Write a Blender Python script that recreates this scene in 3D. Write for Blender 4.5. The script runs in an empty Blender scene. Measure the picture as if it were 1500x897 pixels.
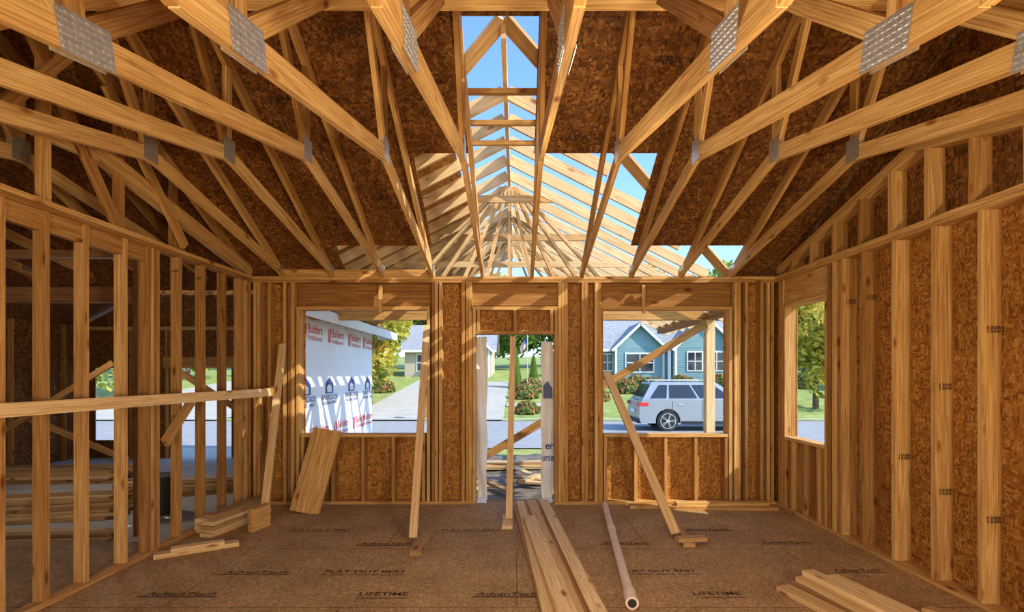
import bpy, math, random
from mathutils import Vector, Matrix
random.seed(7)
D=6.54; EYE=1.61
scene=bpy.context.scene
try:
    scene.view_settings.view_transform='Standard'
except Exception: pass
# ---------------------------------------------------------------- materials
def new_mat(name):
    m=bpy.data.materials.new(name); m.use_nodes=True
    nt=m.node_tree; return m,nt,nt.nodes['Principled BSDF']
def ramp(nt,stops):
    r=nt.nodes.new('ShaderNodeValToRGB'); e=r.color_ramp.elements
    while len(e)<len(stops): e.new(.5)
    for i,(p,c) in enumerate(stops):
        e[i].position=p; e[i].color=(*c,1)
    return r
def mixc(nt,a,b,fac,mode='MIX'):
    n=nt.nodes.new('ShaderNodeMix'); n.data_type='RGBA'; n.blend_type=mode
    for s,v in ((n.inputs[0],fac),(n.inputs[6],a),(n.inputs[7],b)):
        if isinstance(v,bpy.types.NodeSocket): nt.links.new(v,s)
        elif isinstance(v,(tuple,list)): s.default_value=(*v,1)
        else: s.default_value=v
    return n.outputs[2]
def wood(name,dark,mid,light,rough=.75,knots=True):
    m,nt,b=new_mat(name); L=nt.links
    uv=nt.nodes.new('ShaderNodeUVMap'); uv.uv_map='UV'
    mp=nt.nodes.new('ShaderNodeMapping'); mp.inputs['Scale'].default_value=(1.1,26,1); L.new(uv.outputs[0],mp.inputs[0])
    n=nt.nodes.new('ShaderNodeTexNoise'); n.inputs['Scale'].default_value=1.6; n.inputs['Detail'].default_value=6; n.inputs['Distortion'].default_value=1.2
    L.new(mp.outputs[0],n.inputs['Vector'])
    r=ramp(nt,[(.25,dark),(.5,mid),(.72,light)]); L.new(n.outputs['Fac'],r.inputs[0])
    mp2=nt.nodes.new('ShaderNodeMapping'); mp2.inputs['Scale'].default_value=(.6,9,1); L.new(uv.outputs[0],mp2.inputs[0])
    w=nt.nodes.new('ShaderNodeTexWave'); w.bands_direction='Y'; w.inputs['Scale'].default_value=2.2; w.inputs['Distortion'].default_value=7; w.inputs['Detail'].default_value=2
    L.new(mp2.outputs[0],w.inputs['Vector'])
    r2=ramp(nt,[(.0,(.66,.52,.38)),(.5,(1,1,1)),(1,(1,1,1))]); L.new(w.outputs['Fac'],r2.inputs[0])
    c=mixc(nt,r.outputs[0],r2.outputs[0],.5,'MULTIPLY')
    if knots:
        mp3=nt.nodes.new('ShaderNodeMapping'); mp3.inputs['Scale'].default_value=(2.4,6.5,1); L.new(uv.outputs[0],mp3.inputs[0])
        v=nt.nodes.new('ShaderNodeTexVoronoi'); v.inputs['Scale'].default_value=1; L.new(mp3.outputs[0],v.inputs['Vector'])
        r3=ramp(nt,[(.05,(.25,.12,.05)),(.11,(.68,.50,.34)),(.17,(1,1,1))]); L.new(v.outputs['Distance'],r3.inputs[0])
        c=mixc(nt,c,r3.outputs[0],.9,'MULTIPLY')
    at=nt.nodes.new('ShaderNodeAttribute'); at.attribute_name='tint'
    r4=ramp(nt,[(0,(.44,.34,.25)),(.35,(.76,.67,.57)),(.7,(.96,.93,.88)),(1,(1.0,1.0,1.0))]); L.new(at.outputs['Fac'],r4.inputs[0])
    c=mixc(nt,c,r4.outputs[0],1.0,'MULTIPLY')
    L.new(c,b.inputs['Base Color']); b.inputs['Roughness'].default_value=rough; b.inputs['Specular IOR Level'].default_value=.25
    bp=nt.nodes.new('ShaderNodeBump'); bp.inputs['Strength'].default_value=.15; bp.inputs['Distance'].default_value=.01
    L.new(n.outputs['Fac'],bp.inputs['Height']); L.new(bp.outputs[0],b.inputs['Normal'])
    return m
def osb(name,c1,c2,c3,c4,scale=1.0,rough=.65,sheet=False):
    m,nt,b=new_mat(name); L=nt.links
    g=nt.nodes.new('ShaderNodeNewGeometry')
    outs=[]
    for rot,sc in (((.5,.6,.3),(11,42,42)),((-.7,.9,1.3),(44,12,38)),((1.2,-.4,-.6),(38,44,10))):
        mp=nt.nodes.new('ShaderNodeMapping'); mp.inputs['Rotation'].default_value=rot; mp.inputs['Scale'].default_value=tuple(s*scale for s in sc)
        L.new(g.outputs['Position'],mp.inputs[0])
        v=nt.nodes.new('ShaderNodeTexVoronoi'); v.inputs['Scale'].default_value=1; L.new(mp.outputs[0],v.inputs['Vector'])
        sp=nt.nodes.new('ShaderNodeSeparateColor'); L.new(v.outputs['Color'],sp.inputs[0]); outs.append(sp.outputs)
    def M(op,a,b_):
        q=nt.nodes.new('ShaderNodeMath'); q.operation=op
        for i,z in enumerate((a,b_)):
            if isinstance(z,bpy.types.NodeSocket): L.new(z,q.inputs[i])
            else: q.inputs[i].default_value=z
        return q.outputs[0]
    sel=M('GREATER_THAN',outs[2][1],.5); sel2=M('GREATER_THAN',outs[1][1],.6)
    a=mixc(nt,outs[0][0],outs[1][0],sel); 
    a=mixc(nt,a,outs[2][0],sel2)
    r=ramp(nt,[(.05,c1),(.35,c2),(.7,c3),(.95,c4)]); L.new(a,r.inputs[0])
    n=nt.nodes.new('ShaderNodeTexNoise'); n.inputs['Scale'].default_value=2.2 if sheet else 1.4; n.inputs['Detail'].default_value=5 if sheet else 4; L.new(g.outputs['Position'],n.inputs['Vector'])
    r2=ramp(nt,[(.3,(.74,.71,.67)),(.7,(1.0,1.0,1.0))]); L.new(n.outputs['Fac'],r2.inputs[0])
    c=mixc(nt,r.outputs[0],r2.outputs[0],1.0,'MULTIPLY')
    if sheet:
        bk=nt.nodes.new('ShaderNodeTexBrick'); bk.inputs['Scale'].default_value=1; bk.inputs['Brick Width'].default_value=2.44; bk.inputs['Row Height'].default_value=1.22
        bk.inputs['Mortar Size'].default_value=.004; bk.inputs['Color1'].default_value=(1,1,1,1); bk.inputs['Color2'].default_value=(.92,.92,.92,1); bk.inputs['Mortar'].default_value=(.42,.35,.27,1)
        L.new(g.outputs['Position'],bk.inputs['Vector']); c=mixc(nt,c,bk.outputs[0],1.0,'MULTIPLY')
        n2=nt.nodes.new('ShaderNodeTexNoise'); n2.inputs['Scale'].default_value=45; n2.inputs['Detail'].default_value=3; L.new(g.outputs['Position'],n2.inputs['Vector'])
        r5=ramp(nt,[(.3,(.72,.69,.64)),(.6,(1,1,1))]); L.new(n2.outputs['Fac'],r5.inputs[0]); c=mixc(nt,c,r5.outputs[0],1.0,'MULTIPLY')
    L.new(c,b.inputs['Base Color']); b.inputs['Roughness'].default_value=rough; b.inputs['Specular IOR Level'].default_value=.18 if sheet else .3
    bp=nt.nodes.new('ShaderNodeBump'); bp.inputs['Strength'].default_value=.1; bp.inputs['Distance'].default_value=.004
    L.new(a,bp.inputs['Height']); L.new(bp.outputs[0],b.inputs['Normal'])
    return m
def plain(name,c,rough=.6,metal=0,var=.15,scale=6):
    m,nt,b=new_mat(name); L=nt.links
    g=nt.nodes.new('ShaderNodeNewGeometry'); n=nt.nodes.new('ShaderNodeTexNoise'); n.inputs['Scale'].default_value=scale; n.inputs['Detail'].default_value=6
    L.new(g.outputs['Position'],n.inputs['Vector'])
    r=ramp(nt,[(.3,tuple(x*(1-var) for x in c)),(.7,tuple(min(1,x*(1+var)) for x in c))]); L.new(n.outputs['Fac'],r.inputs[0])
    L.new(r.outputs[0],b.inputs['Base Color']); b.inputs['Roughness'].default_value=rough; b.inputs['Metallic'].default_value=metal
    return m
def foliage(name,cols):
    m,nt,b=new_mat(name); at=nt.nodes.new('ShaderNodeAttribute'); at.attribute_name='tint'
    r=ramp(nt,[(i/(len(cols)-1),c) for i,c in enumerate(cols)]); nt.links.new(at.outputs['Fac'],r.inputs[0])
    nt.links.new(r.outputs[0],b.inputs['Base Color']); b.inputs['Roughness'].default_value=.7
    out=nt.nodes['Material Output']; tr=nt.nodes.new('ShaderNodeBsdfTranslucent'); nt.links.new(r.outputs[0],tr.inputs[0])
    ms=nt.nodes.new('ShaderNodeMixShader'); ms.inputs[0].default_value=.4; nt.links.new(b.outputs[0],ms.inputs[1]); nt.links.new(tr.outputs[0],ms.inputs[2]); nt.links.new(ms.outputs[0],out.inputs[0])
    return m
LUM=wood('lumber_pine',(.38,.19,.055),(.63,.37,.13),(.82,.56,.25))
LUMT=wood('truss_pine',(.42,.22,.07),(.68,.42,.155),(.85,.60,.28))
LUMN=wood('fresh_pine',(.58,.38,.17),(.80,.58,.31),(.90,.72,.44))
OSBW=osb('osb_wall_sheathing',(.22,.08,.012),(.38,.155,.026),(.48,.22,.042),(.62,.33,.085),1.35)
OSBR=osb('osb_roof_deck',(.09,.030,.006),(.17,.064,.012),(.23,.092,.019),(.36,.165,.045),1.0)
OSBF=osb('osb_subfloor',(.36,.215,.095),(.50,.315,.145),(.57,.37,.18),(.68,.48,.26),2.0,.75,True)
STEEL=plain('galvanised_steel',(.62,.62,.60),.35,.75,.2,40)
INK=plain('stamp_ink',(.05,.024,.012),.8)
WRAP=plain('house_wrap',(.84,.85,.90),.5,0,.04,2)
BLUE=plain('print_blue',(.03,.06,.22),.5); RED=plain('print_red',(.6,.02,.03),.5); WHITE=plain('white_paint',(.8,.8,.8),.5,0,.03)
CONC=plain('concrete',(.50,.49,.46),.8,0,.15,3); DIRT=plain('dirt',(.16,.125,.095),.95,0,.45,4); ROAD=plain('asphalt',(.32,.32,.32),.85,0,.12,3)
DRIVE=plain('driveway_concrete',(.46,.43,.36),.85,0,.1,2)
def grassmat():
    m,nt,b=new_mat('grass'); g=nt.nodes.new('ShaderNodeNewGeometry'); n=nt.nodes.new('ShaderNodeTexNoise'); n.inputs['Scale'].default_value=1.5; n.inputs['Detail'].default_value=10; n.inputs['Roughness'].default_value=.8
    nt.links.new(g.outputs['Position'],n.inputs['Vector']); r=ramp(nt,[(.3,(.12,.18,.03)),(.5,(.27,.33,.07)),(.7,(.50,.48,.16))]); nt.links.new(n.outputs['Fac'],r.inputs[0]); nt.links.new(r.outputs[0],b.inputs['Base Color']); b.inputs['Roughness'].default_value=.9
    return m
GRASS=grassmat()
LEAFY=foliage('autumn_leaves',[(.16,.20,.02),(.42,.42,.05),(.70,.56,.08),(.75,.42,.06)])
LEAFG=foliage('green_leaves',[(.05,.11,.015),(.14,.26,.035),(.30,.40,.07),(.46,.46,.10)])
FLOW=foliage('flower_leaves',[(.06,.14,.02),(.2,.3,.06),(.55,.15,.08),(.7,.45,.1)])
BARK=plain('bark',(.16,.10,.06),.9,0,.4,9)
SHING=plain('shingles',(.30,.31,.33),.9,0,.25,5); TEAL=plain('teal_siding',(.20,.33,.35),.6,0,.08,1); TAN=plain('tan_siding',(.55,.48,.38),.6,0,.05,1)
GLASS=plain('dark_glass',(.03,.035,.045),.08,.0,.1); CARP=plain('silver_paint',(.36,.375,.40),.28,.45,.03); RUB=plain('rubber',(.02,.02,.02),.7)
PVC=plain('pipe_plastic',(.78,.62,.50),.45,0,.1,8); BLACK=plain('black_plastic',(.015,.015,.015),.6)

# ---------------------------------------------------------------- mesh builder
class G:
    def __init__(s): s.v=[];s.f=[];s.m=[];s.uv=[];s.t=[];s.mats=[]
    def mi(s,mat):
        if mat not in s.mats: s.mats.append(mat)
        return s.mats.index(mat)
    def beam(s,p0,p1,w,h,mat,up=(0,0,1),tint=None):
        p0=Vector(p0);p1=Vector(p1);a=(p1-p0);ln=a.length;a=a/ln
        if mat in (LUM,LUMT,LUMN): w*=1-.03*random.random(); h*=1-.02*random.random()
        up=Vector(up)
        if abs(a.dot(up))>.98: up=Vector((0,1,0)) if abs(a.y)<.9 else Vector((1,0,0))
        sd=a.cross(up).normalized();u=sd.cross(a)
        b=len(s.v)
        for p in (p0,p1):
            for (i,j) in ((-1,-1),(1,-1),(1,1),(-1,1)): s.v.append(p+sd*(w/2*i)+u*(h/2*j))
        k=s.mi(mat); t=random.random() if tint is None else tint
        ou=random.random()*50; ov=random.random()*50
        fs=[((0,1,5,4),w),((1,2,6,5),h),((2,3,7,6),w),((3,0,4,7),h)]
        vo=0
        for f,ww in fs:
            s.f.append((b+f[3],b+f[2],b+f[1],b+f[0])); s.uv.append([(ou+ln,ov+vo),(ou+ln,ov+vo+ww),(ou,ov+vo+ww),(ou,ov+vo)])
            vo+=ww; s.m.append(k); s.t.append(t)
        for f in ((3,2,1,0),(4,5,6,7)):
            s.f.append(tuple(b+i for i in reversed(f))); s.uv.append([(ou,ov),(ou+.03,ov),(ou+.03,ov+h),(ou,ov+h)]); s.m.append(k); s.t.append(t)
    def box(s,x0,x1,y0,y1,z0,z1,mat,tint=None):
        dx,dy,dz=x1-x0,y1-y0,z1-z0; cx,cy,cz=(x0+x1)/2,(y0+y1)/2,(z0+z1)/2
        if dx>=dy and dx>=dz: s.beam((x0,cy,cz),(x1,cy,cz),dy,dz,mat,(0,0,1),tint)
        elif dy>=dz: s.beam((cx,y0,cz),(cx,y1,cz),dx,dz,mat,(0,0,1),tint)
        else: s.beam((cx,cy,z0),(cx,cy,z1),dx,dy,mat,(0,1,0),tint)
    def poly(s,pts,mat,tint=.5):
        b=len(s.v); s.v+= [Vector(p) for p in pts]; s.f.append(tuple(range(b,b+len(pts)))); s.uv.append([(p[0]+p[1],p[2]) for p in pts]); s.m.append(s.mi(mat)); s.t.append(tint)
    def prism(s,pts,off,mat,tint=.5):
        off=Vector(off); n=len(pts); a=[Vector(p) for p in pts]; c=[p+off for p in a]
        s.poly(a[::-1],mat,tint); s.poly(c,mat,tint)
        for i in range(n):
            j=(i+1)%n; s.poly([a[i],a[j],c[j],c[i]],mat,tint)
    def cyl(s,p0,p1,r,mat,n=20,r1=None,caps=True):
        p0=Vector(p0);p1=Vector(p1);a=(p1-p0).normalized(); up=Vector((0,0,1)) if abs(a.z)<.9 else Vector((1,0,0))
        sd=a.cross(up).normalized();u=sd.cross(a); r1=r if r1 is None else r1
        A=[p0+(sd*math.cos(t)+u*math.sin(t))*r for t in [i*2*math.pi/n for i in range(n)]]
        B=[p1+(sd*math.cos(t)+u*math.sin(t))*r1 for t in [i*2*math.pi/n for i in range(n)]]
        for i in range(n):
            j=(i+1)%n; s.poly([A[j],A[i],B[i],B[j]],mat)
        if caps: s.poly(A,mat); s.poly(B[::-1],mat)
    def done(s,name,parent=None,loc=None,bevel=0,smooth=False):
        me=bpy.data.meshes.new(name+'_mesh'); me.from_pydata([tuple(v) for v in s.v],[],s.f)
        for m in s.mats: me.materials.append(m)
        me.polygons.foreach_set('material_index',s.m)
        ul=me.uv_layers.new(name='UV'); fl=[]
        for u in s.uv:
            for c in u: fl+= [c[0],c[1]]
        ul.data.foreach_set('uv',fl)
        at=me.attributes.new('tint','FLOAT','FACE'); at.data.foreach_set('value',s.t)
        me.update()
        o=bpy.data.objects.new(name,me); scene.collection.objects.link(o)
        if parent: o.parent=parent
        if loc: o.location=loc
        if bevel:
            b=o.modifiers.new('bevel','BEVEL'); b.width=bevel; b.segments=2; b.limit_method='ANGLE'
        return o
T=.038
def text(body,name,size,mat,loc,rot,parent,width=None,ext=.0006,shear=0):
    c=bpy.data.curves.new(name,'FONT'); c.body=body; c.size=size; c.extrude=ext; c.align_x='CENTER'; c.align_y='CENTER'; c.shear=shear
    c.offset=size*.016
    c.materials.append(mat)
    o=bpy.data.objects.new(name,c); scene.collection.objects.link(o); o.location=loc; o.rotation_euler=rot
    if parent: o.parent=parent
    if width:
        bpy.context.view_layer.update()
        o.scale=(width/max(o.dimensions.x,.001),1,1)
    return o
def deckz(y): return 2.91+.505*(D-y) if y>=1.6 else 2.91+.505*(D-1.6)-.505*(1.6-y)

# ---------------------------------------------------------------- floor
g=G()
g.box(-3.36,3.33,-3.3,6.69,-.30,0,OSBF)
g.box(-10,-3.36,-3.3,5.1,-.30,0,OSBF)
g.box(-.5,.46,6.69,7.25,-.34,-.10,LUM)
floor=g.done('floor')
g=G(); g.box(-10,-3.36,5.1,12.1,-.5,-.30,CONC); g.done('garage_floor_slab')
fy=lambda py:778*EYE/(py-548)
for px,py,b,w in ((375,839,'AdvanTech',95),(535,838,'FLAT OUT BEST',118),(965,837,'FLAT OUT BEST',108),(265,871,'AdvanTech',105),(562,871,'LIFETIME',72),(742,871,'AdvanTech',90),(1050,870,'LIFETIME',70),
    (565,797,'AdvanTech',75),(915,796,'AdvanTech',68),(1150,795,'AdvanTech',70),(470,777,'FLAT OUT BEST',90),(690,777,'FLAT OUT BEST',85),(1030,776,'AdvanTech',75),(1255,836,'AdvanTech',70)):
    y=fy(py); s=778/y
    t=text(b,'stamp',.08,INK,((px-757)/s,y,.0015),(0,0,0),floor,w/s,0,.2 if b=='AdvanTech' else 0)
    if b!='AdvanTech':
        text('BY HOMEOWNERS AND BUILDERS','stamp_small',.03,INK,((px-757)/s,y-.07,.0015),(0,0,0),floor,w/s,0)
    else:
        g=G(); g.box((px-757)/s-w/s*.55,(px-757)/s+w/s*.55,y-.054,y-.04,.0005,.0015,INK); g.done('stamp_line',floor)

# ---------------------------------------------------------------- far wall
def studY(g,x,z0,z1,y0=D,dep=.14,mat=LUM): g.box(x-T/2,x+T/2,y0,y0+dep,z0,z1,mat)
g=G()
WL=(-2.66,-1.13); WR=(1.075,2.6); DR=(-.504,.462); SILL=.87; HEAD=2.39; DH=2.10
for a,b in ((-3.25,DR[0]),(DR[1],3.32)): g.box(a,b,D,D+.14,0,T,LUM)
g.box(-3.25,3.32,D-.0,D+.14,2.735,2.772,LUM,.3); g.box(-3.25,3.32,D-.004,D+.14,2.773,2.81,LUM,.9)
for x in (-3.225,-3.18,-3.05,-2.86,-2.80,-2.76,-1.03,-.99,-.94,-.66,-.61,-.57,.53,.57,.61,.82,.86,.98,1.02,2.70,2.74,2.83,3.02,3.10,3.15): studY(g,x,T,2.735)
for x in (-2.70,-1.09,1.045,2.635): studY(g,x,T,2.43)
for x in (-.525,.485): studY(g,x,T,2.43)
for a,b in (WL,WR):
    g.box(a-.06,b+.06,D+.075,D+.115,2.44,2.733,LUM,.08); g.box(a-.06,b+.06,D,D+.14,2.40,2.44,LUM,.6)
    xc=(a+b)/2+(.22 if a<0 else -.28)
    g.box(xc-.02,xc+.02,D-.03,D+.01,2.36,2.70,LUM)
    g.box(a,b,D-.01,D+.14,SILL-T,SILL,LUM,.95)
    n=4
    for i in range(n+1):
        x=a+.02+(b-a-.04)*i/n; studY(g,x,T,SILL-T)
g.box(DR[0]-.06,DR[1]+.06,D+.075,D+.115,2.46,2.733,LUM,.15); g.box(DR[0]-.04,DR[1]+.04,D,D+.14,2.40,2.44,LUM)
g.box(DR[0],DR[1],D,D+.14,DH,DH+T,LUM)
for x in (DR[0]+.03,-.02,DR[1]-.03): studY(g,x,DH+T,2.40)
y0,y1=D+.14,D+.152
for a,b,c,d in ((-3.3,WL[0],0,2.81),(WL[0],WL[1],0,SILL-T),(WL[0],WL[1],HEAD+.01,2.81),(WL[1],DR[0],0,2.81),(DR[0],DR[1],DH,2.81),(DR[1],WR[0],0,2.81),(WR[0],WR[1],0,SILL-T),(WR[0],WR[1],HEAD+.01,2.81),(WR[1],3.33,0,2.81)):
    g.box(a,b,y0,y1,c,d,OSBW)
g.box(-2.9,-1.05,D+.02,D+.06,2.812,2.90,LUM)
wf=g.done('wall_far')
for x,z in ((-3.12,1.55),(-2.93,1.9),(-.78,1.2),(.72,1.2),(2.92,1.6),(.72,2.2),(-.78,2.2)):
    text('SPF 2x6','stud_stamp',.03,INK,(x,D+.139,z),(math.pi/2,0,0),wf,.1,0)

# ---------------------------------------------------------------- right wall
g=G()
RX=3.18; RW=(5.50,6.30)
g.box(RX,RX+.14,-3.3,D-.002,0,T,LUM); g.box(RX,RX+.14,-3.3,D-.002,2.735,2.772,LUM,.5); g.box(RX-.004,RX+.14,-3.3,D-.002,2.773,2.81,LUM,.95)
def studX(g,y,z0,z1,x0=RX,dep=.14,mat=LUM,tint=None): g.box(x0,x0+dep,y-T/2,y+T/2,z0,z1,mat,tint)
for y in (-2.4,-2,-1.6,-1.2,-.8,-.4,0,.4,.8,1.2,1.6,2.0,2.42,2.83,3.24,3.28,3.65,4.06,4.49,4.90,5.20,5.34,5.42,6.36,6.44): studX(g,y,T,2.735)
for y in (5.475,6.325): studX(g,y,T,2.43)
g.box(RX,RX+.14,RW[0],RW[1],2.40,2.44,LUM); g.box(RX+.02,RX+.06,RW[0]-.04,RW[1]+.04,2.44,2.733,LUM,.6); g.box(RX-.008,RX+.14,RW[0],RW[1],SILL-T,SILL,LUM,1)
for y in (5.62,5.9,6.15): studX(g,y,T,SILL-T)
def rake(y):
    pk=4.28
    return 3.42-(abs(y-pk))*.255 if y>=pk else 3.42-(pk-y)*.24
for a,b in ((6.5,4.28),(4.28,1.9)):
    g.beam((RX+.07,a,rake(a)),(RX+.07,b,rake(b)),.14,T,LUM,(0,0,1),.8); g.beam((RX+.07,a,rake(a)+.04),(RX+.07,b,rake(b)+.04),.14,T,LUM)
yy=2.1
while yy<6.3:
    if rake(yy)-2.81>.08: studX(g,yy,2.81,rake(yy)-.02)
    yy+=.406
xo0,xo1=RX+.14,RX+.152
g.box(xo0,xo1,-3.3,RW[0],0,2.81,OSBW); g.box(xo0,xo1,RW[1],D+.15,0,2.81,OSBW); g.box(xo0,xo1,RW[0],RW[1],0,SILL-T,OSBW); g.box(xo0,xo1,RW[0],RW[1],HEAD+.01,2.81,OSBW)
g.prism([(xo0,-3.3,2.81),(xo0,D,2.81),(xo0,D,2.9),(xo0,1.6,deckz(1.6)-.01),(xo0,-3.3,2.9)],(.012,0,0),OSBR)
g.box(3.345,3.43,6.60,6.70,-.3,2.62,WHITE)
wr=g.done('wall_right')
for y,z in ((3.64,.6),(4.05,.7),(4.48,.9),(3.64,1.9),(4.05,1.5),(4.89,2.3),(5.19,2.3)):
    for k in (0,.025): text('1328','stud_stamp',.028,INK,(RX+.07,y-T/2-.001,z+k),(math.pi/2,0,0),wr,.09,0)

# ---------------------------------------------------------------- left wall (with its open gable framing above)
g=G()
LX=-3.34
g.box(LX,LX+.089,-3.3,D-.002,0,T,LUM); g.box(LX,LX+.089,-3.3,D-.002,2.735,2.772,LUM); g.box(LX-.02,LX+.095,-3.3,D-.002,2.773,2.812,LUM,.9)
for y in (-2.4,-2,-1.6,-1.2,-.8,-.4,0,.4,.8,1.2,1.6,2.0,2.5,2.95,3.36,3.68,4.02,4.42,4.70,4.74,4.78,4.82,5.14,5.53,5.93,6.28,6.40,6.48): studX(g,y,T,2.735,LX,.089)
g.box(LX+.02,LX+.07,-3.3,4.68,2.60,2.735,LUM,.3)
x=-3.30; S=.219; nz=3.337; ny=4.16
g.beam((x,D,2.87),(x,ny,nz+.02),.089,.13,LUM,(0,0,1),.95); g.beam((x,ny,nz),(x,-3.3,2.87),.05,.12,LUM)
g.beam((x,D,deckz(D)-.066),(x,1.6,deckz(1.6)-.066),T,.1,LUM); g.beam((x,1.6,deckz(1.6)-.066),(x,-3.3,deckz(-3.3)-.066),T,.1,LUM)
for y in (2.4,3.0,3.7,4.4,5.1): g.box(x-T/2,x+T/2,y-.045,y+.045,2.812,deckz(y)-.1,LUM)
for a,b in (((4.3,2.84),(3.2,4.4)),((3.0,2.84),(3.9,4.0)),((5.2,2.86),(4.2,3.9))): g.beam((x+.05,a[0],a[1]),(x+.05,b[0],b[1]),T,.089,LUM)
wl=g.done('wall_left')
for y,z in ((5.13,2.6),(5.52,2.6),(5.13,1.2)):
    text('1328','stud_stamp',.03,INK,(LX+.045,y-T/2-.001,z),(math.pi/2,0,0),wl,.06,0)

# ---------------------------------------------------------------- unseen back wall added to cut cool sky fill, with large openings
g=G()
g.box(-10,3.32,-3.45,-3.31,0,T,LUM); g.box(-10,3.32,-3.45,-3.31,2.735,2.81,LUM)
x=-9.9
while x<3.3:
    if not(-1.6<x<1.6): g.box(x,x+T,-3.45,-3.31,T,2.735,LUM)
    x+=.406
g.box(-10,-1.7,-3.465,-3.452,0,2.95,OSBW); g.box(1.7,3.33,-3.465,-3.452,0,2.95,OSBW); g.box(-1.7,1.7,-3.465,-3.452,2.2,2.95,OSBW)
g.done('wall_back_added')

g=G(); g.beam((-3.20,2.6,1.385),(-2.84,6.1,1.40),T,.089,LUMN,(0,0,1),.8); g.done('temporary_rail_board')
g=G(); g.beam((-3.215,5.25,1.34),(-3.215,4.85,.98),T,.089,LUM); g.done('temporary_knee_brace')
# ---------------------------------------------------------------- roof trusses
def plate(g,x,y,z,sl,side):
    L_,H_=.27,.155; c=Vector((x+side*(T/2+.002),y,z)); a=Vector((0,1,sl)).normalized(); u=Vector((0,-a.z,a.y))
    g.beam(c-a*L_/2,c+a*L_/2,.002,H_,STEEL,u)
    for i in range(8):
        for j in range(6):
            p=c+a*(-L_/2+.018+i*.0335)+u*(-H_/2+.016+j*.0246)+Vector((side*.003,0,0))
            g.beam(p-a*.010,p+a*.010,.004,.008,STEEL,u)
def truss(x,name='roof_truss'):
    g=G(); S=.219; nz=3.337; ny=4.16
    bc=lambda y: nz-S*(y-ny) if y>ny else nz-S*(ny-y)
    H=.115
    tc=lambda y: deckz(y)-.066
    tn=random.uniform(.45,1)
    g.beam((x,D+.10,bc(D+.1)+.055),(x,ny,nz),T,.10,LUMT,(0,0,1),tn); g.beam((x,ny,nz),(x,1.6,bc(1.6)),T,H,LUMT,(0,0,1),random.uniform(.6,1)); g.beam((x,1.6,bc(1.6)),(x,-3.3,bc(1.6)+.05),T,H,LUMT)
    g.beam((x,D+.12,tc(D+.12)),(x,1.6,tc(1.6)),T,.10,LUMT,(0,0,1),random.uniform(.1,.8)); g.beam((x,1.6,tc(1.6)),(x,-3.3,tc(-3.3)),T,.10,LUMT)
    g.beam((x,ny,nz+.04),(x,ny,tc(ny)-.04),T,.075,LUMT,(0,1,0))
    g.beam((x,2.02,bc(2.02)+.04),(x,3.62,tc(3.62)-.02),T,.089,LUMT)
    g.beam((x,1.98,bc(2.0)+.04),(x,1.62,tc(1.62)-.05),T,.089,LUMT)
    g.beam((x,1.9,bc(1.9)+.03),(x,-.6,tc(-.6)-.04),T,.089,LUMT)
    g.beam((x,ny-.02,nz+.06),(x,3.62,tc(3.62)-.05),T,.075,LUMT)
    for sd in (-1,1):
        plate(g,x,2.02,bc(2.02)+.01,S,sd)
        c=Vector((x+sd*(T/2+.002),ny,nz+.03)); g.box(c.x-.001,c.x+.001,ny-.08,ny+.08,nz-.06,nz+.12,STEEL)
        g.box(c.x-.001,c.x+.001,D-.12,D+.04,2.87,2.94,STEEL)
    return g.done(name)
XS=[.19+.615*k for k in range(-5,5)]
for x in XS: truss(x)
for x in (-3.9,-4.6,-5.3,-6.0,-6.7): truss(x)
g=G(); g.beam((-3.22,3.02,3.725),(3.16,3.02,3.725),.089,T,LUMT,(0,0,1),.9); g.done('lateral_brace_board')
g=G()
for y in (4.47,4.74,4.93): g.beam((-.46,y,deckz(y)+.03),(.21,y,deckz(y)+.03),.11,T,LUMT,(0,-.3,1))
g.done('roof_cross_blocking')

# ---------------------------------------------------------------- roof deck (ceiling)
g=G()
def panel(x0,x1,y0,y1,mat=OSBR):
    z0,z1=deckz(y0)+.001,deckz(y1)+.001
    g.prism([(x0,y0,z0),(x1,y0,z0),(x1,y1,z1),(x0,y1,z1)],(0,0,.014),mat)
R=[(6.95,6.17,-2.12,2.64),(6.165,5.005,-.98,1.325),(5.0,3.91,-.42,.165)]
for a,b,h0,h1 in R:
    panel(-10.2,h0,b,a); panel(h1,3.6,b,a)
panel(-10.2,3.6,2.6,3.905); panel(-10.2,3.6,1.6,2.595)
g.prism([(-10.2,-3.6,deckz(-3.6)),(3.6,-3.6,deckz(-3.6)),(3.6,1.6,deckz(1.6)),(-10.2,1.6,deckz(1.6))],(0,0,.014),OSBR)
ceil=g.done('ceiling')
sl=math.atan(.505)
for x,y,b in ((.55,4.85,'APA'),(1.6,5.55,'APA'),(-1.4,5.5,'APA'),(2.2,4.4,'APA'),(-2.0,4.5,'APA'),(-1.3,4.0,'APA'),(2.9,5.4,'APA'),(1.2,4.2,'APA')):
    text(b,'stamp',.10,INK,(x,y,deckz(y)-.003),(math.pi-sl,0,0),ceil,.22,0)
    text('RATED SHEATHING','stamp',.035,INK,(x+.33,y,deckz(y)-.003),(math.pi-sl,0,0),ceil,.34,0)

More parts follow.
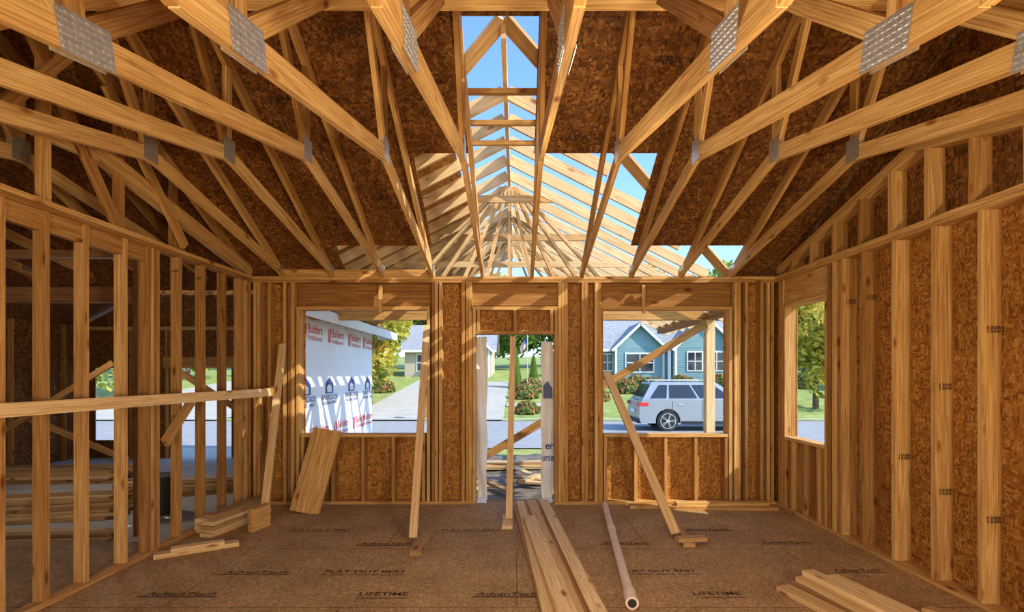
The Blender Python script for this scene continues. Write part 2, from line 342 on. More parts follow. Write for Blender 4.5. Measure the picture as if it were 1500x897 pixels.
# ---------------------------------------------------------------- porch roof
g=G(); RZ=4.20; RXc=-.10; P=.5
rz=lambda dx:RZ-P*dx
g.beam((RXc,3.98,RZ-.02),(RXc,11.4,RZ-.02),T,.18,LUMN)
yy=4.3
while yy<11.4:
    for sd in (-1,1):
        if yy<D+.5: dx=max(.06,(RZ-deckz(yy))/P-.30)
        else: dx=3.35
        if dx>.1: g.beam((RXc+sd*.02,yy,RZ-.05),(RXc+sd*dx,yy,rz(dx)-.05),T,.12,LUMN,(0,0,1),random.uniform(.6,1))
    yy+=.5
for sd in (-1,1):
    dx=(RZ-deckz(6.9))/P
    g.beam((RXc,3.96,deckz(3.96)+.045),(RXc+sd*dx,6.9,deckz(6.9)+.045),.13,.03,LUMN)
g.beam((-.65,6.9,3.88),(.55,6.9,3.88),T,.09,LUMN); g.beam((-1.1,7.6,3.56),(1.0,7.6,3.56),T,.09,LUMN)
g.beam((-1.9,8.2,3.3),(1.7,8.2,3.3),T,.09,LUMN)
for yq in (7.05,8.4,10.0):
    for k in range(-4,5):
        xb=RXc+k*.30*(1+(yq-7)*.25)
        g.beam((RXc+k*.03,yq,RZ-.12),(xb,yq+.02,2.86),T,.085,LUMN,(0,1,0))
    g.beam((-3.2,yq,2.82),(3.0,yq,2.82),T,.09,LUMN)
g.box(-3.28,3.15,8.43,8.57,2.47,2.62,LUM); g.box(3.01,3.15,D+.16,11.4,2.47,2.62,LUM)
g.done('porch_roof_frame')
g=G()
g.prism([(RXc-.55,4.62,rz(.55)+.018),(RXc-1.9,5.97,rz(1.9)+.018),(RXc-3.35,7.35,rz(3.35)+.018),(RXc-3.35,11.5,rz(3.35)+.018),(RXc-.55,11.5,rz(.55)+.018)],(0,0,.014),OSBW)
g.done('porch_roof_sheathing')
g=G(); g.box(3.01,3.15,8.43,8.57,-.4,2.47,LUMN,1); g.done('porch_post')
g=G(); g.box(3.01,3.15,6.72,6.86,-.4,2.47,LUMN,1); g.done('porch_post')
g=G(); g.beam((-.7,8.36,.19),(2.98,8.36,2.40),T,.12,LUM,(0,0,1),.25); g.done('diagonal_porch_brace')

# ---------------------------------------------------------------- garage wing
g=G()
g.box(-3.31,-3.30,6.72,12.1,-.4,2.62,WRAP)
g.box(-3.33,-3.311,6.72,12.1,-.4,2.62,OSBW)
y=6.8
while y<12.1: g.box(-3.47,-3.331,y-T/2,y+T/2,-.3,2.6,LUM); y+=.406
gw=g.done('wall_garage_side')
EX=(math.pi/2,0,math.pi/2)
def bfs(y,z):
    g=G(); 
    g.prism([(-3.299,y-.30,z-.12),(-3.299,y-.16,z-.12),(-3.299,y-.16,z+.12),(-3.299,y-.30,z+.12)],(.001,0,0),RED); g.done('logo_block',gw)
    g=G(); g.prism([(-3.2975,y-.28,z+.12),(-3.2975,y-.25,z+.12),(-3.2975,y-.18,z-.12),(-3.2975,y-.21,z-.12)],(.001,0,0),WHITE); g.done('logo_slash',gw)
    text('Builders','print',.2,RED,(-3.298,y+.2,z+.05),EX,gw,.62,0); text('FirstSource','print',.11,RED,(-3.298,y+.2,z-.09),EX,gw,.6,0)
def barr(y,z):
    g=G(); x=-3.299
    g.prism([(x,y-.2,z),(x,y+.2,z),(x,y+.2,z+.17),(x,y,z+.29),(x,y-.2,z+.17)],(.001,0,0),BLUE); g.done('logo_house',gw)
    g=G(); x=-3.2975
    g.prism([(x,y-.1,z+.02),(x,y+.12,z+.02),(x,y+.1,z+.13),(x,y-.02,z+.16),(x,y-.12,z+.11)],(.001,0,0),WHITE); g.done('logo_bear',gw)
    text('BARRICADE','print',.13,BLUE,(-3.298,y+.02,z-.07),EX,gw,.78,0); text('BUILDING WRAP','print',.08,BLUE,(-3.298,y+.02,z-.17),EX,gw,.7,0)
for y in (7.4,8.5,9.6,10.7,11.7): bfs(y,2.28); bfs(y+.3 if y<11.5 else 11.6,.62)
for y in (7.5,8.3,9.35,10.6,11.75): barr(y,1.27)
g=G()
gy=12.1
def gseg(x0,x1,z0,z1): 
    g.box(x0,x1,gy,gy+.012,z0,z1,OSBR); g.box(x0,x1,gy+.013,gy+.02,z0,z1,WRAP)
for a,b,c,d in ((-10,-9.6,-.4,2.65),(-9.6,-9.1,-.4,.1),(-9.6,-9.1,1.75,2.65),(-9.1,-7.8,-.4,2.65),(-7.8,-6.5,1.75,2.65),(-6.5,-3.3,-.4,2.65)): gseg(a,b,c,d)
x=-9.98
while x<-3.4:
    if not(-7.85<x<-6.5) and not (-9.7<x<-9.1): g.box(x,x+T,gy-.09,gy,-.3,2.6,LUM,.3)
    x+=.406
g.box(-10,-3.3,gy-.1,gy,2.6,2.68,LUM); g.box(-8.0,-6.4,gy-.09,gy-.02,1.75,2.0,LUM)
g.prism([(-10,gy,2.65),(-3.3,gy,2.65),(-6.6,gy,4.4)],(0,.012,0),OSBR)
g.box(-10.02,-10.0,-3.3,12.1,-.4,2.9,OSBR)
y=-3
while y<12: g.box(-10,-9.9,y,y+T,-.3,2.7,LUM); y+=.61
g.done('wall_garage_far')
g=G()
g.prism([(-2.85,7.0,2.52),(-2.85,12.6,2.52),(-6.6,12.6,4.45),(-6.6,7.0,4.45)],(0,0,.03),OSBR); g.prism([(-6.6,7.0,4.45),(-6.6,12.6,4.45),(-10.4,12.6,2.5),(-10.4,7.0,2.5)],(0,0,.03),OSBR)
g.prism([(-10.3,6.99,2.50),(-3.0,6.99,2.60),(-6.6,6.99,4.45)],(0,.012,0),OSBR)
g.prism([(-2.86,7.0,2.40),(-2.83,7.0,2.40),(-2.83,7.0,2.56),(-2.86,7.0,2.56)],(0,5.6,0),WHITE)
g.box(-3.3,-2.86,12.57,12.6,2.42,2.56,WHITE)
g.done('garage_roof')
g=G()
yb=5.12
g.box(-10,-3.5,yb,yb+.09,2.30,2.45,LUM,.0); g.box(-10,-3.5,yb,yb+.09,2.735,2.81,LUM,.1); 
for x in (-9.2,-8.4,-8.0,-7.2,-6.75,-6.7,-5.9,-5.3,-5.26,-3.7): g.box(x,x+T,yb,yb+.09,T,2.735,LUM,random.uniform(0,.3))
g.box(-10,-6.7,yb,yb+.09,0,T,LUM)
g.beam((-8.9,yb-.03,.7),(-6.4,yb-.03,2.1),T,.09,LUM,(0,0,1),.1)
g.done('wall_garage_partition')
g=G(); g.beam((-9.4,9,.2),(-7.0,9.2,1.8),T,.1,LUM,(0,0,1),.2); g.beam((-9.2,9.1,1.2),(-6.8,9.3,.1),T,.1,LUM,(0,0,1),.2); g.beam((-5.8,9.0,1.7),(-4.0,9.1,.5),T,.1,LUM,(0,0,1),.1); g.done('diagonal_wall_brace')
def pile(name,x,y,z,ang,L_,rows,wid,mat=LUMN,th=T,jit=.05):
    g=G(); a=Vector((math.sin(ang),math.cos(ang),0)); s=Vector((a.y,-a.x,0))
    for r,n in enumerate(rows):
        for i in range(n):
            c=Vector((x,y,z+th*(r+.5)))+s*((i-(n-1)/2)*(wid+.006)+random.uniform(-jit,jit)*.3)+a*random.uniform(-jit,jit)*2
            aa=a+s*random.uniform(-.015,.015); aa.normalize()
            g.beam(c-aa*L_/2,c+aa*L_/2,wid,th*.96,mat)
    return g.done(name)
pile('lumber_pile',-7.1,7.0,-.30,1.35,3.4,[6,6,5,5,4,3,3],.14); pile('lumber_pile',-5.7,5.9,-.30,1.5,2.2,[4,4,3,2],.14); pile('lumber_pile',-5.3,8.6,-.30,1.2,2.0,[5,5,4,4,3],.14)
pile('lumber_pile',-8.4,9.6,-.30,1.5,2.6,[6,6,6,5,5,4],.14)
g=G(); g.cyl((-4.9,7.3,-.30),(-4.9,7.3,.2),.2,BLACK,24,.23); g.cyl((-4.9,7.3,.2),(-4.9,7.3,.22),.24,BLACK,24); g.done('plastic_bucket')

# ---------------------------------------------------------------- wrap flaps at door
def flap(name,x0,x1,z0,z1,y,amp,taper):
    g=G(); n=24; m=5; P_=[]
    for i in range(n+1):
        t=i/n; z=z0+(z1-z0)*t; row=[]
        for j in range(m+1):
            s=j/m; xa=x0+taper*math.sin(t*3.0); row.append((xa+(x1-xa)*s+.008*math.sin(t*17+s*2),y+amp*math.sin(s*5+t*6)+.02*math.sin(t*23),z))
        P_.append(row)
    for i in range(n):
        for j in range(m): g.poly([P_[i][j],P_[i][j+1],P_[i+1][j+1],P_[i+1][j]],WRAP)
    for i in range(6):
        xx=x0+(x1-x0)*i/6; g.poly([(xx,y-.03,.03+.01*(i%2)),(xx+(x1-x0)/6,y-.03,.03+.01*((i+1)%2)),(xx+(x1-x0)/6,y-.16,.006),(xx,y-.16,.006)],WRAP)
    o=g.done(name); 
    for p in o.data.polygons: p.use_smooth=True
    return o
flap('house_wrap_flap',-.50,-.38,.02,2.08,6.76,.025,-.02)
f2=flap('house_wrap_flap',.45,.31,.02,2.02,6.76,.03,.05)
text('urces','print',.13,BLUE,(.41,6.71,.55),(math.pi/2,0,0),f2,.17,0); text('er','print',.13,BLUE,(.41,6.71,.70),(math.pi/2,0,0),f2,.1,0)
g=G(); g.prism([(.34,6.715,1.30),(.45,6.715,1.30),(.45,6.715,1.42),(.39,6.715,1.52),(.34,6.715,1.46)],(0,.001,0),BLUE); g.done('logo_house',f2)

# ---------------------------------------------------------------- braces and loose lumber inside
def brace(top,bot,w=.089,foot=None,mat=LUMN):
    g=G(); g.beam(top,bot,w,T,mat,(0,-1,.3),.6)
    if foot: g.beam(foot[0],foot[1],.11,T*1.0,mat)
    g.done('diagonal_brace')
brace((-2.83,6.42,1.97),(-2.72,5.72,.10),.075)
g=G(); g.beam((-2.72,5.40,.12),(-2.66,5.64,.12),T,.235,LUM); g.beam((-2.68,5.38,.12),(-2.62,5.62,.12),T,.235,LUM); g.done('lumber_block')
brace((-1.10,6.50,2.2),(-.985,5.05,.05),.075,((-.88,5.34,.02),(-.90,4.70,.02)))
brace((1.10,6.50,1.62),(1.54,5.15,.06),.09,((1.66,5.62,.02),(1.60,4.92,.02)))
g=G(); g.beam((1.50,4.98,.058),(1.78,5.02,.058),.09,T,LUMN); g.done('lumber_offcut')
brace((-.045,6.5,2.06),(-.085,5.72,.05),.07,((-.10,5.95,.02),(-.10,5.5,.02)))
g=G()
for i,(xa,xb) in enumerate(((-2.60,-2.44),(-2.52,-2.36))):
    g.beam((xa+.1,6.18-i*.05,.0),(xb+.1,6.48-i*.05,.93),.285,T,LUM,(0,-1,.3),.8)
g.done('leaning_planks')
pile('lumber_stack',-3.02,5.72,0,.18,.85,[2,2,2,2,1],.14,LUMN)
g=G(); g.beam((-3.17,4.63,.02),(-2.62,5.0,.02),.11,T,LUMN); g.beam((-3.05,4.68,.058),(-2.7,4.9,.058),.09,T,LUMN); g.done('lumber_offcut')
# central stack
g=G()
B=[((.02,6.25),(.25,3.0),.10,0),((.13,6.30),(.36,2.9),.10,0),((.25,6.35),(.48,2.8),.10,0),((.35,6.35),(.60,2.9),.09,0),
   ((.04,6.42),(.24,2.9),.09,1),((.17,6.45),(.42,2.85),.11,1),((.32,6.48),(.56,2.95),.11,1),((.13,5.6),(.37,2.7),.13,2)]
for i,(a,b,w,l) in enumerate(B): g.beam((a[0],a[1],.02+.039*l),(b[0],b[1],.02+.039*l),w,T,LUMN,(0,0,1),(.3,.5,.2,.6,.8,.45,1,.9)[i])
g.done('lumber_stack')
# pipe
g=G(); g.cyl((1.05,6.35,.045),(.79,3.66,.045),.036,PVC,24,caps=False)
g.cyl((.805,3.80,.045),(.787,3.62,.045),.046,PVC,24); g.cyl((.787,3.621,.045),(.7868,3.617,.045),.030,BLACK,24); g.cyl((.96,5.4,.045),(.953,5.33,.045),.041,PVC,24)
o=g.done('plastic_pipe')
for p in o.data.polygons: p.use_smooth=len(p.vertices)==4
# right bottom stack
g=G()
for i,(dx,l,s) in enumerate(((0,0,0),(.12,0,.05),(.24,0,.12),(.02,1,.02),(.14,1,-.06),(.26,1,.03),(.08,2,.0),(.2,2,.1))):
    g.beam((2.14+dx,4.05-s,.02+.039*l),(2.55+dx,2.2-s,.02+.039*l),.105,T,LUMN)
g.beam((1.98,3.95,.02),(2.30,2.9,.02),.12,T,LUMN); g.beam((2.62,3.40,.10),(2.75,3.1,.14),.09,T,LUMN)
g.done('lumber_stack')
g=G(); g.beam((1.75,6.34,.02),(3.08,6.30,.02),.14,T,LUM); g.beam((1.9,6.36,.059),(3.0,6.36,.059),.12,T,LUM); g.beam((1.35,6.38,.02),(1.72,6.40,.02),.10,T,LUM); g.done('lumber_offcut')

# ---------------------------------------------------------------- exterior ground
def gz(x,y):
    b=-.39
    if y>24: b+=min((y-24)/20,1)*1.75
    if y>44: b+=(y-44)*.05
    return b
def strip(name,x0,x1,y0,y1,mat,nx,ny,off=0,noise=0):
    g=G(); P_=[[(x0+(x1-x0)*i/nx,y0+(y1-y0)*j/ny) for i in range(nx+1)] for j in range(ny+1)]
    Q=[[(x,y,gz(x,y)+off+random.uniform(-noise,noise)) for x,y in r] for r in P_]
    for j in range(ny):
        for i in range(nx): g.poly([Q[j][i],Q[j][i+1],Q[j+1][i+1],Q[j+1][i]],mat)
    o=g.done(name)
    for p in o.data.polygons: p.use_smooth=True
    return o
strip('ground_lawn',-90,110,-60,140,GRASS,40,100,-.03)
strip('ground_dirt',-3.2,14,6.75,13.2,DIRT,70,26,.0,.025)
strip('street',-90,110,14.3,22.5,ROAD,20,6,.0)
strip('street_curb',-90,110,22.5,22.9,DRIVE,20,2,.08)
strip('gravel_yard',-24,-3.5,12.3,14.3,DRIVE,20,4,.0,.01)
strip('driveway',-7.6,-4.2,22.9,42,DRIVE,2,20,.02); strip('driveway',-3.2,-.6,22.9,40,DRIVE,2,20,.02); strip('driveway',-22,-13,22.9,40,DRIVE,2,20,.02)
strip('front_walk',-.55,4,27.5,28.6,DRIVE,6,2,.02)
g=G()
for i in range(22):
    x=random.uniform(-1.6,2.4); y=random.uniform(7.4,10.5); a=random.uniform(-.5,.5)+ (1.57 if random.random()<.6 else 0); l=random.uniform(.3,.9)
    v=Vector((math.sin(a),math.cos(a),0)); z=-.33+random.choice((0,.04,.08)); g.beam(Vector((x,y,z))-v*l,Vector((x,y,z))+v*l,.12,T,LUMN)
g.done('scrap_lumber')
pile('lumber_pile',.2,7.75,-.36,.4,.5,[3,3,2,2],.07)
pile('lumber_pile',-.1,11.2,-.36,1.5,1.8,[4,4,3],.12)
g=G()
for i in range(260):
    a=random.uniform(0,6.28); r=.55*math.sqrt(random.random()); x=-3.0+r*math.cos(a)*1.3; y=13.3+r*math.sin(a); z=gz(x,y)+.05+(.6-r)*.6*random.random()
    n=Vector((random.uniform(-1,1),random.uniform(-1,1),random.uniform(-.3,1))).normalized()*.14; m=n.cross(Vector((random.random(),random.random(),.3))).normalized()*.12
    c=Vector((x,y,z)); g.poly([c-n-m,c+n-m,c+n+m,c-n+m],WRAP if i%3 else BLUE)
g.done('scrap_wrap_heap')

# ---------------------------------------------------------------- trees
def tree_mesh(h,cr,mat,n,trunk=.16,cz=None,seed=1,sz=.2,squash=1.0):
    rnd=random.Random(seed); g=G(); cz=cz or h*.62
    g.cyl((0,0,-.3),(0,0,h*.55),trunk,BARK,10,trunk*.55)
    blobs=[]
    for i in range(14):
        a=rnd.uniform(0,6.28); rr=cr*rnd.uniform(.25,.72); z=cz+rnd.uniform(-.8,.95)*cr*.75*squash
        b=Vector((rr*math.cos(a),rr*math.sin(a),z)); blobs.append((b,cr*rnd.uniform(.28,.5)))
        g.cyl((0,0,h*.35),b,trunk*.35,BARK,6,trunk*.08)
    for i in range(n):
        b,r=blobs[i%14]; d=Vector((rnd.gauss(0,1),rnd.gauss(0,1),rnd.gauss(0,.9))).normalized()*r*(rnd.random()**.4)
        c=b+d; u=Vector((rnd.uniform(-1,1),rnd.uniform(-1,1),rnd.uniform(-1,1))).normalized(); v=u.cross(Vector((rnd.uniform(-1,1),rnd.uniform(-1,1),.4))).normalized()
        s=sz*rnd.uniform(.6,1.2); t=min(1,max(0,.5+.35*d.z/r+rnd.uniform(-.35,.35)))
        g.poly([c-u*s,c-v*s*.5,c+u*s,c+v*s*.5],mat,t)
    return g
def place(o,x,y,s=1,rot=0):
    o.location=(x,y,gz(x,y)); o.scale=(s,s,s); o.rotation_euler=(0,0,rot)
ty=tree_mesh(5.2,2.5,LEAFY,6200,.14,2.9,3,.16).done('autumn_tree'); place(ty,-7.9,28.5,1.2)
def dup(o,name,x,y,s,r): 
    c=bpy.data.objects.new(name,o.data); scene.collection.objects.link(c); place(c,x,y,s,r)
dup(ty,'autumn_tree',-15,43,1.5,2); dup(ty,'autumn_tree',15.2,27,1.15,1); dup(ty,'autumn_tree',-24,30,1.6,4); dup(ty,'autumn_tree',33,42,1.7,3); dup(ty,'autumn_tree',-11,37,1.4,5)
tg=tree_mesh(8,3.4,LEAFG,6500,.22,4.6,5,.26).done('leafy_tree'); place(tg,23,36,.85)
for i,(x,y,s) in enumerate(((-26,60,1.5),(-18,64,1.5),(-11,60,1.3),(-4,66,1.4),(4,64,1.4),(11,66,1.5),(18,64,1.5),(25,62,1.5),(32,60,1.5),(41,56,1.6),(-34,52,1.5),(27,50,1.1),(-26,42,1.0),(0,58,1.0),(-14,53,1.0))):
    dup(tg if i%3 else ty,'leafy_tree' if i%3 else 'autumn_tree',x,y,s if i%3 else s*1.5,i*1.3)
g=G(); rnd=random.Random(4)
for i in range(2600):
    z=rnd.random()**1.3*2.6; r=.5*(1-z/2.75)**.7*(.75+.25*rnd.random()); a=rnd.uniform(0,6.28); c=Vector((r*math.cos(a),r*math.sin(a),z)); u=Vector((.05*math.cos(a),.05*math.sin(a),.1)); v=Vector((-math.sin(a),math.cos(a),0))*.05
    g.poly([c-u,c-v,c+u,c+v],LEAFG,.3+.5*rnd.random())
ev=g.done('conical_evergreen'); place(ev,-.1,36,1.0); dup(ev,'conical_evergreen',-3.8,38,.9,1); dup(ev,'conical_evergreen',1.2,38,.8,2)
g=G(); rnd=random.Random(9)
for i in range(1500):
    d=Vector((rnd.gauss(0,1),rnd.gauss(0,1),abs(rnd.gauss(0,1)))).normalized()*(.35+.2*rnd.random()); c=d; u=Vector((rnd.uniform(-1,1),rnd.uniform(-1,1),rnd.uniform(-1,1))).normalized()*.07; v=u.cross(d).normalized()*.05
    g.poly([c-u,c-v,c+u,c+v],FLOW,rnd.random()**1.5)
sh=g.done('garden_shrub'); place(sh,7,36.5,1.3)
for i in range(19):
    x=2.6+i*.95; dup(sh,'garden_shrub',x+rnd.uniform(-.2,.2),37.2+rnd.uniform(-1,1.2),rnd.uniform(.9,1.6),rnd.uniform(0,6))
for x,y,s in ((-3.75,28,.9),(-3.7,31,.9),(-8.4,25.5,1.1),(.5,25.5,1.1),(1.6,26,.9),(.5,31,1.5),(19,31,1.6),(21,31,1.4),(-8.6,34,1.5),(.9,34,1.6),(-10,27,1.7),(-12,27,1.8),(4.5,30,1.4),(2.9,33,1.6),(7,33.5,1.5),(12,34,1.4),(14,34,1.6)): dup(sh,'garden_shrub',x,y,s,x)

# ---------------------------------------------------------------- houses
def house(name,x0,x1,y0,y1,zb,wh,rh,wall,gables,ov=.5):
    e=bpy.data.objects.new(name,None); scene.collection.objects.link(e)
    g=G(); g.box(x0,x1,y0,y1,zb-1,zb+wh,wall)
    k=0
    while k*.18<wh: g.box(x0-.01,x1+.01,y0-.02,y0,zb+k*.18,zb+k*.18+.02,wall); k+=1
    ym=(y0+y1)/2
    g.prism([(x0,y0,zb+wh),(x0,y1,zb+wh),(x0,ym,zb+wh+rh)],(x1-x0,0,0),wall)
    for gx,gw,gh,gd in gables:
        g.box(gx-gw/2,gx+gw/2,y0-gd,y0,zb-1,zb+wh,wall); g.prism([(gx-gw/2,y0-gd,zb+wh),(gx+gw/2,y0-gd,zb+wh),(gx,y0-gd,zb+wh+gh)],(0,gd+2,0),wall)
        k=0
        while k*.18<wh: g.box(gx-gw/2,gx+gw/2,y0-gd-.02,y0-gd,zb+k*.18,zb+k*.18+.02,wall); k+=1
    g.done('walls',e)
    g=G(); s=rh/((y1-y0)/2)
    for ya in (y0-ov,y1+ov):
        zz=zb+wh-ov*s
        g.prism([(x0-ov,ya,zz),(x1+ov,ya,zz),(x1+ov,ym,zb+wh+rh),(x0-ov,ym,zb+wh+rh)],(0,0,.12),SHING)
    for gx,gw,gh,gd in gables:
        gs=gh/(gw/2)
        for sd in (-1,1): g.prism([(gx,y0-gd-.4,zb+wh+gh),(gx+sd*(gw/2+.35),y0-gd-.4,zb+wh-.35*gs),(gx+sd*(gw/2+.35),y0+2.2,zb+wh-.35*gs),(gx,y0+4,zb+wh+gh)],(0,0,.12),SHING)
    g.done('roof',e)
    g=G()
    for gx,gw,gh,gd in gables:
        gs=gh/(gw/2)
        for sd in (-1,1): g.beam((gx,y0-gd-.42,zb+wh+gh-.02),(gx+sd*(gw/2+.35),y0-gd-.42,zb+wh-.35*gs-.02),.05,.18,WHITE)
        for sd in (-1,1): g.box(gx+sd*gw/2-.08,gx+sd*gw/2+.08,y0-gd-.04,y0-gd,zb,zb+wh,WHITE)
    g.box(x0-ov,x1+ov,y0-ov-.04,y0-ov,zb+wh-ov*s-.1,zb+wh-ov*s+.1,WHITE)
    g.done('trim_boards',e)
    return e
def hwin(e,x,y,z,w,h):
    g=G(); g.box(x-w/2-.1,x+w/2+.1,y-.07,y-.02,z-.1,z+h+.12,WHITE); g.box(x-w/2,x+w/2,y-.09,y-.06,z,z+h,GLASS)
    g.box(x-.03,x+.03,y-.11,y-.08,z,z+h,WHITE); g.box(x-w/2,x+w/2,y-.11,y-.08,z+h*.5-.03,z+h*.5+.03,WHITE); g.done('window',e)
zb=1.2
e=house('teal_house',6.3,20,41,49,zb,2.5,2.3,TEAL,[(9.3,3.6,1.7,.8),(14.0,4.4,2.1,1.6)])
hwin(e,9.3,40.2,zb+.6,2.0,1.3); hwin(e,13.2,39.4,zb+.7,1.0,1.3); hwin(e,14.8,39.4,zb+.7,1.0,1.3); hwin(e,7.0,41,zb+.7,.7,1.2); hwin(e,17.6,41,zb+.7,1.8,1.3)
g=G(); 
for x in (11.3,11.7,16.4,18.8): g.box(x,x+.2,39.6,39.8,zb-.2,zb+2.3,WHITE)
g.box(11.2,19.2,39.5,41,zb+2.3,zb+2.5,WHITE); g.box(11.25,11.75,40.95,41,zb,zb+2.1,WHITE); g.done('porch_columns',e)
e=house('tan_house',-9.5,-2.2,45,53,1.3,2.5,2.2,TAN,[(-4.2,3.8,1.7,1.2)])
hwin(e,-4.2,43.8,1.9,1.4,1.3); hwin(e,-7.6,45,1.9,1.6,1.3)
g=G(); g.box(-4.0,-3.9,23.2,23.3,-.4,.75,LUM); g.box(-4.07,-3.83,22.95,23.45,.75,.92,BLACK); g.cyl((-3.95,22.95,.92),(-3.95,23.45,.92),.12,BLACK,16); g.box(-3.82,-3.80,23.1,23.2,.9,1.1,RED); g.done('mailbox')
e=bpy.data.objects.new('flagpole_with_flag',None); scene.collection.objects.link(e)
g=G(); g.cyl((.66,33,.0),(.66,33,4.0),.03,STEEL,12); g.cyl((.66,33,4.0),(.66,33,4.08),.05,STEEL,12); g.done('pole',e)
g=G()
for i in range(13):
    for k in range(6):
        f=lambda t,q:(.66-.05-.45*t*.8,33+.06*math.sin(t*9),3.2+.75-(q/13)*.62-.55*t)
        a=k/6;b=(k+1)/6; g.poly([f(a,i),f(b,i),f(b,i+1),f(a,i+1)],BLUE if (i<7 and k<3) else (RED if i%2==0 else WHITE))
g.done('flag',e)

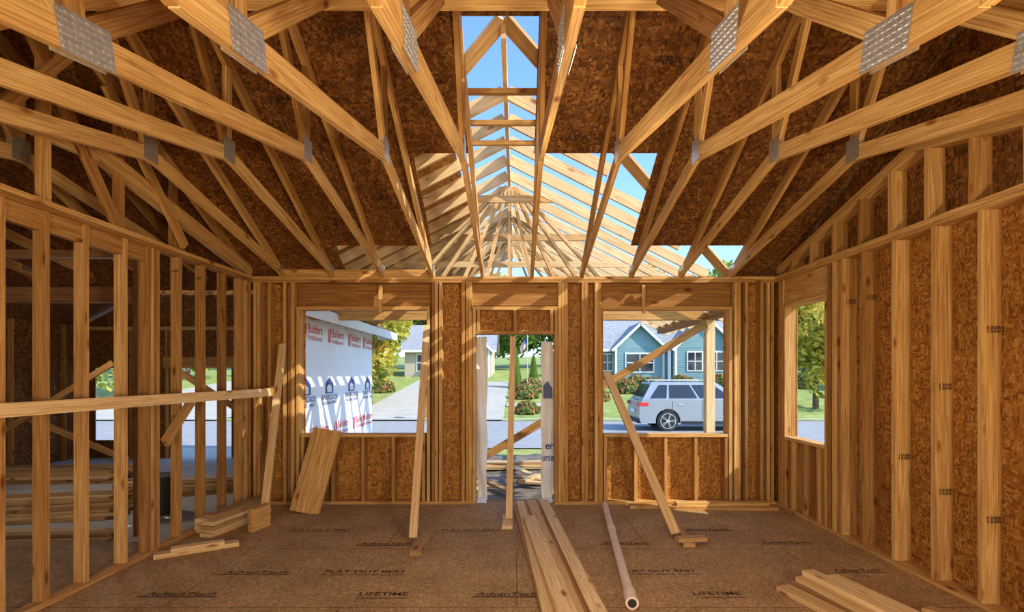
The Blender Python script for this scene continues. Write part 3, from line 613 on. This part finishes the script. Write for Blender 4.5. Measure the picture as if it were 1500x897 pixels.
# ---------------------------------------------------------------- car
def car(x0,yc,zg):
    e=bpy.data.objects.new('car',None); scene.collection.objects.link(e); e.location=(x0,yc,zg); W=.97
    def arc(cx,r,a0,a1,n=12): return [(cx+r*math.cos(math.radians(a0+(a1-a0)*i/n)),.36+r*math.sin(math.radians(a0+(a1-a0)*i/n))) for i in range(n+1)]
    pr=[(.10,.28)]+[(x,z) for x,z in arc(1.0,.43,190,-10)]+[(3.5,.25)]+[(x,z) for x,z in arc(3.95,.43,190,-10)]+[(4.85,.28),(4.96,.42),(4.95,.70),(4.86,.90),(4.55,1.0),(3.6,1.10),(.30,1.12),(.08,1.06),(.02,.85),(.0,.55),(.03,.34)]
    g=G()
    g.prism([(x,-W,z) for x,z in pr],(0,2*W,0),CARP)
    g.done('body',e,bevel=.045)
    bz,tz=1.08,1.70
    bb=[(.12,-.90),(3.62,-.90),(3.62,.90),(.12,.90)]; tt=[(.50,-.70),(2.75,-.70),(2.75,.70),(.50,.70)]
    g=G(); B_=[(x,y,bz) for x,y in bb]; T_=[(x,y,tz) for x,y in tt]
    g.poly(B_[::-1],CARP); g.poly(T_,CARP)
    for i in range(4): j=(i+1)%4; g.poly([B_[i],B_[j],T_[j],T_[i]],CARP)
    g.done('cabin',e,bevel=.06)
    def lerp(a,b,t): return tuple(a[k]+(b[k]-a[k])*t for k in range(3))
    g=G()
    for s in (-1,1):
        def sp(u,v):
            a=lerp((.12,s*.90,bz),(3.62,s*.90,bz),u); b=lerp((.50,s*.70,tz),(2.75,s*.70,tz),u); p=lerp(a,b,v); return (p[0],p[1]+s*.012,p[2])
        for u0,u1 in ((.07,.24),(.27,.56),(.59,.93)):
            q=[sp(u0,.12),sp(u1,.12),sp(u1 if u1<.9 else .90,.86),sp(u0+(.05 if u0<.1 else 0),.86)]
            if s>0: q=q[::-1]
            g.prism(q,(0,s*.004,0),GLASS)
    g.prism([(3.50,-.8,1.16),(3.50,.8,1.16),(2.84,.62,1.65),(2.84,-.62,1.65)],(.03,0,.02),GLASS)
    g.prism([(.18,-.75,1.2),(.18,.75,1.2),(.44,.6,1.62),(.44,-.6,1.62)],(-.03,0,.01),GLASS)
    g.done('windows',e)
    g=G()
    for s in (-1,1):
        g.cyl((.6,s*.62,1.77),(2.6,s*.62,1.77),.018,STEEL,8)
        for x in (.7,2.5): g.cyl((x,s*.62,1.68),(x,s*.62,1.77),.015,STEEL,8)
        for x in (1.35,2.45): g.box(x,x+.2,s*.985-.012,s*.985+.012,.92,.95,STEEL)
        for x in (1.15,2.2,3.3): g.box(x,x+.012,s*.972-.004,s*.972+.004,.42,1.06,BLACK)
        g.box(1.45,3.5,s*.97-.012,s*.97+.012,.24,.36,BLACK)
        g.box(3.2,3.35,s*1.06-.07,s*1.06+.07,1.08,1.22,CARP)
        g.box(-.02,.32,s*.86-.12,s*.86+.12,.88,1.0,RED)
        g.box(4.7,4.98,s*.8-.18,s*.8+.18,.72,.84,WHITE)
    g.box(-.04,0,-.3,.3,.62,.75,WHITE); g.box(-.03,.15,-.9,.9,.28,.42,BLACK)
    g.done('trim_parts',e)
    for i,(x,s) in enumerate(((1.0,-1),(3.95,-1),(1.0,1),(3.95,1))):
        g=G(); g.cyl((x,s*.72,.36),(x,s*.97,.36),.36,RUB,32); g.cyl((x,s*.965,.36),(x,s*.975,.36),.265,BLACK,32)
        g.cyl((x,s*.97,.36),(x,s*.985,.36),.06,STEEL,16)
        for k in range(5):
            for dd in (-.13,.13):
                a=k*2*math.pi/5+dd; g.beam((x+.04*math.cos(a),s*.98,.36+.04*math.sin(a)),(x+.26*math.cos(a),s*.98,.36+.26*math.sin(a)),.014,.03,STEEL,(0,1,0))
        n=32
        for k in range(n):
            a=2*math.pi*k/n;b=2*math.pi*(k+1)/n; g.beam((x+.26*math.cos(a),s*.98,.36+.26*math.sin(a)),(x+.26*math.cos(b),s*.98,.36+.26*math.sin(b)),.02,.02,STEEL,(0,1,0))
        g.done('wheel_%d'%(i+1),e)
car(4.25,19.4,-.39)

# ---------------------------------------------------------------- light
w=bpy.data.worlds.new('World'); scene.world=w; w.use_nodes=True; nt=w.node_tree
sky=nt.nodes.new('ShaderNodeTexSky'); sky.sky_type='NISHITA'; sky.sun_disc=False; sky.sun_elevation=math.radians(42); sky.sun_rotation=math.radians(120); sky.air_density=1.0; sky.dust_density=.6; sky.ozone_density=2.0
bg=nt.nodes['Background']; tintc=mixc(nt,sky.outputs[0],(.80,1.0,1.22),1.0,'MULTIPLY'); nt.links.new(tintc,bg.inputs[0]); bg.inputs[1].default_value=.36
sd=bpy.data.lights.new('sun','SUN'); sd.energy=5.8; sd.angle=.009; sd.color=(1,.93,.78)
so=bpy.data.objects.new('sun',sd); scene.collection.objects.link(so)
so.rotation_euler=(Vector((-.80,.42,-.72))).to_track_quat('-Z','Y').to_euler()
def add_fill(x,y,z,e,r=.35,c=(1,.82,.55)):  # warm point light added as fill, no fixture behind it
    l=bpy.data.lights.new('fill_light','POINT'); l.energy=e; l.shadow_soft_size=r; l.color=c
    o=bpy.data.objects.new('fill_light',l); scene.collection.objects.link(o); o.location=(x,y,z)
add_fill(-1.5,-1.2,1.25,220,.25); add_fill(1.7,-1.0,1.3,370,.2); add_fill(.4,3.4,2.3,42,.25); add_fill(.3,1.0,2.1,50,.3)  # added fill to brighten the room from behind and overhead
add_fill(-6.3,3.0,1.9,7,.3); add_fill(-6.5,8.2,2.2,65,.3,(1,.93,.82))  # added fill for the left room and garage slab

# ---------------------------------------------------------------- camera
cd=bpy.data.cameras.new('camera'); co=bpy.data.objects.new('camera',cd); scene.collection.objects.link(co)
co.location=(0,0,EYE); co.rotation_euler=(math.pi/2,0,0); cd.sensor_width=36; cd.lens=778/1500*36
cd.shift_x=-(757-750)/1500; cd.shift_y=(548-448.5)/1500; cd.clip_end=400; cd.clip_start=.05
scene.camera=co
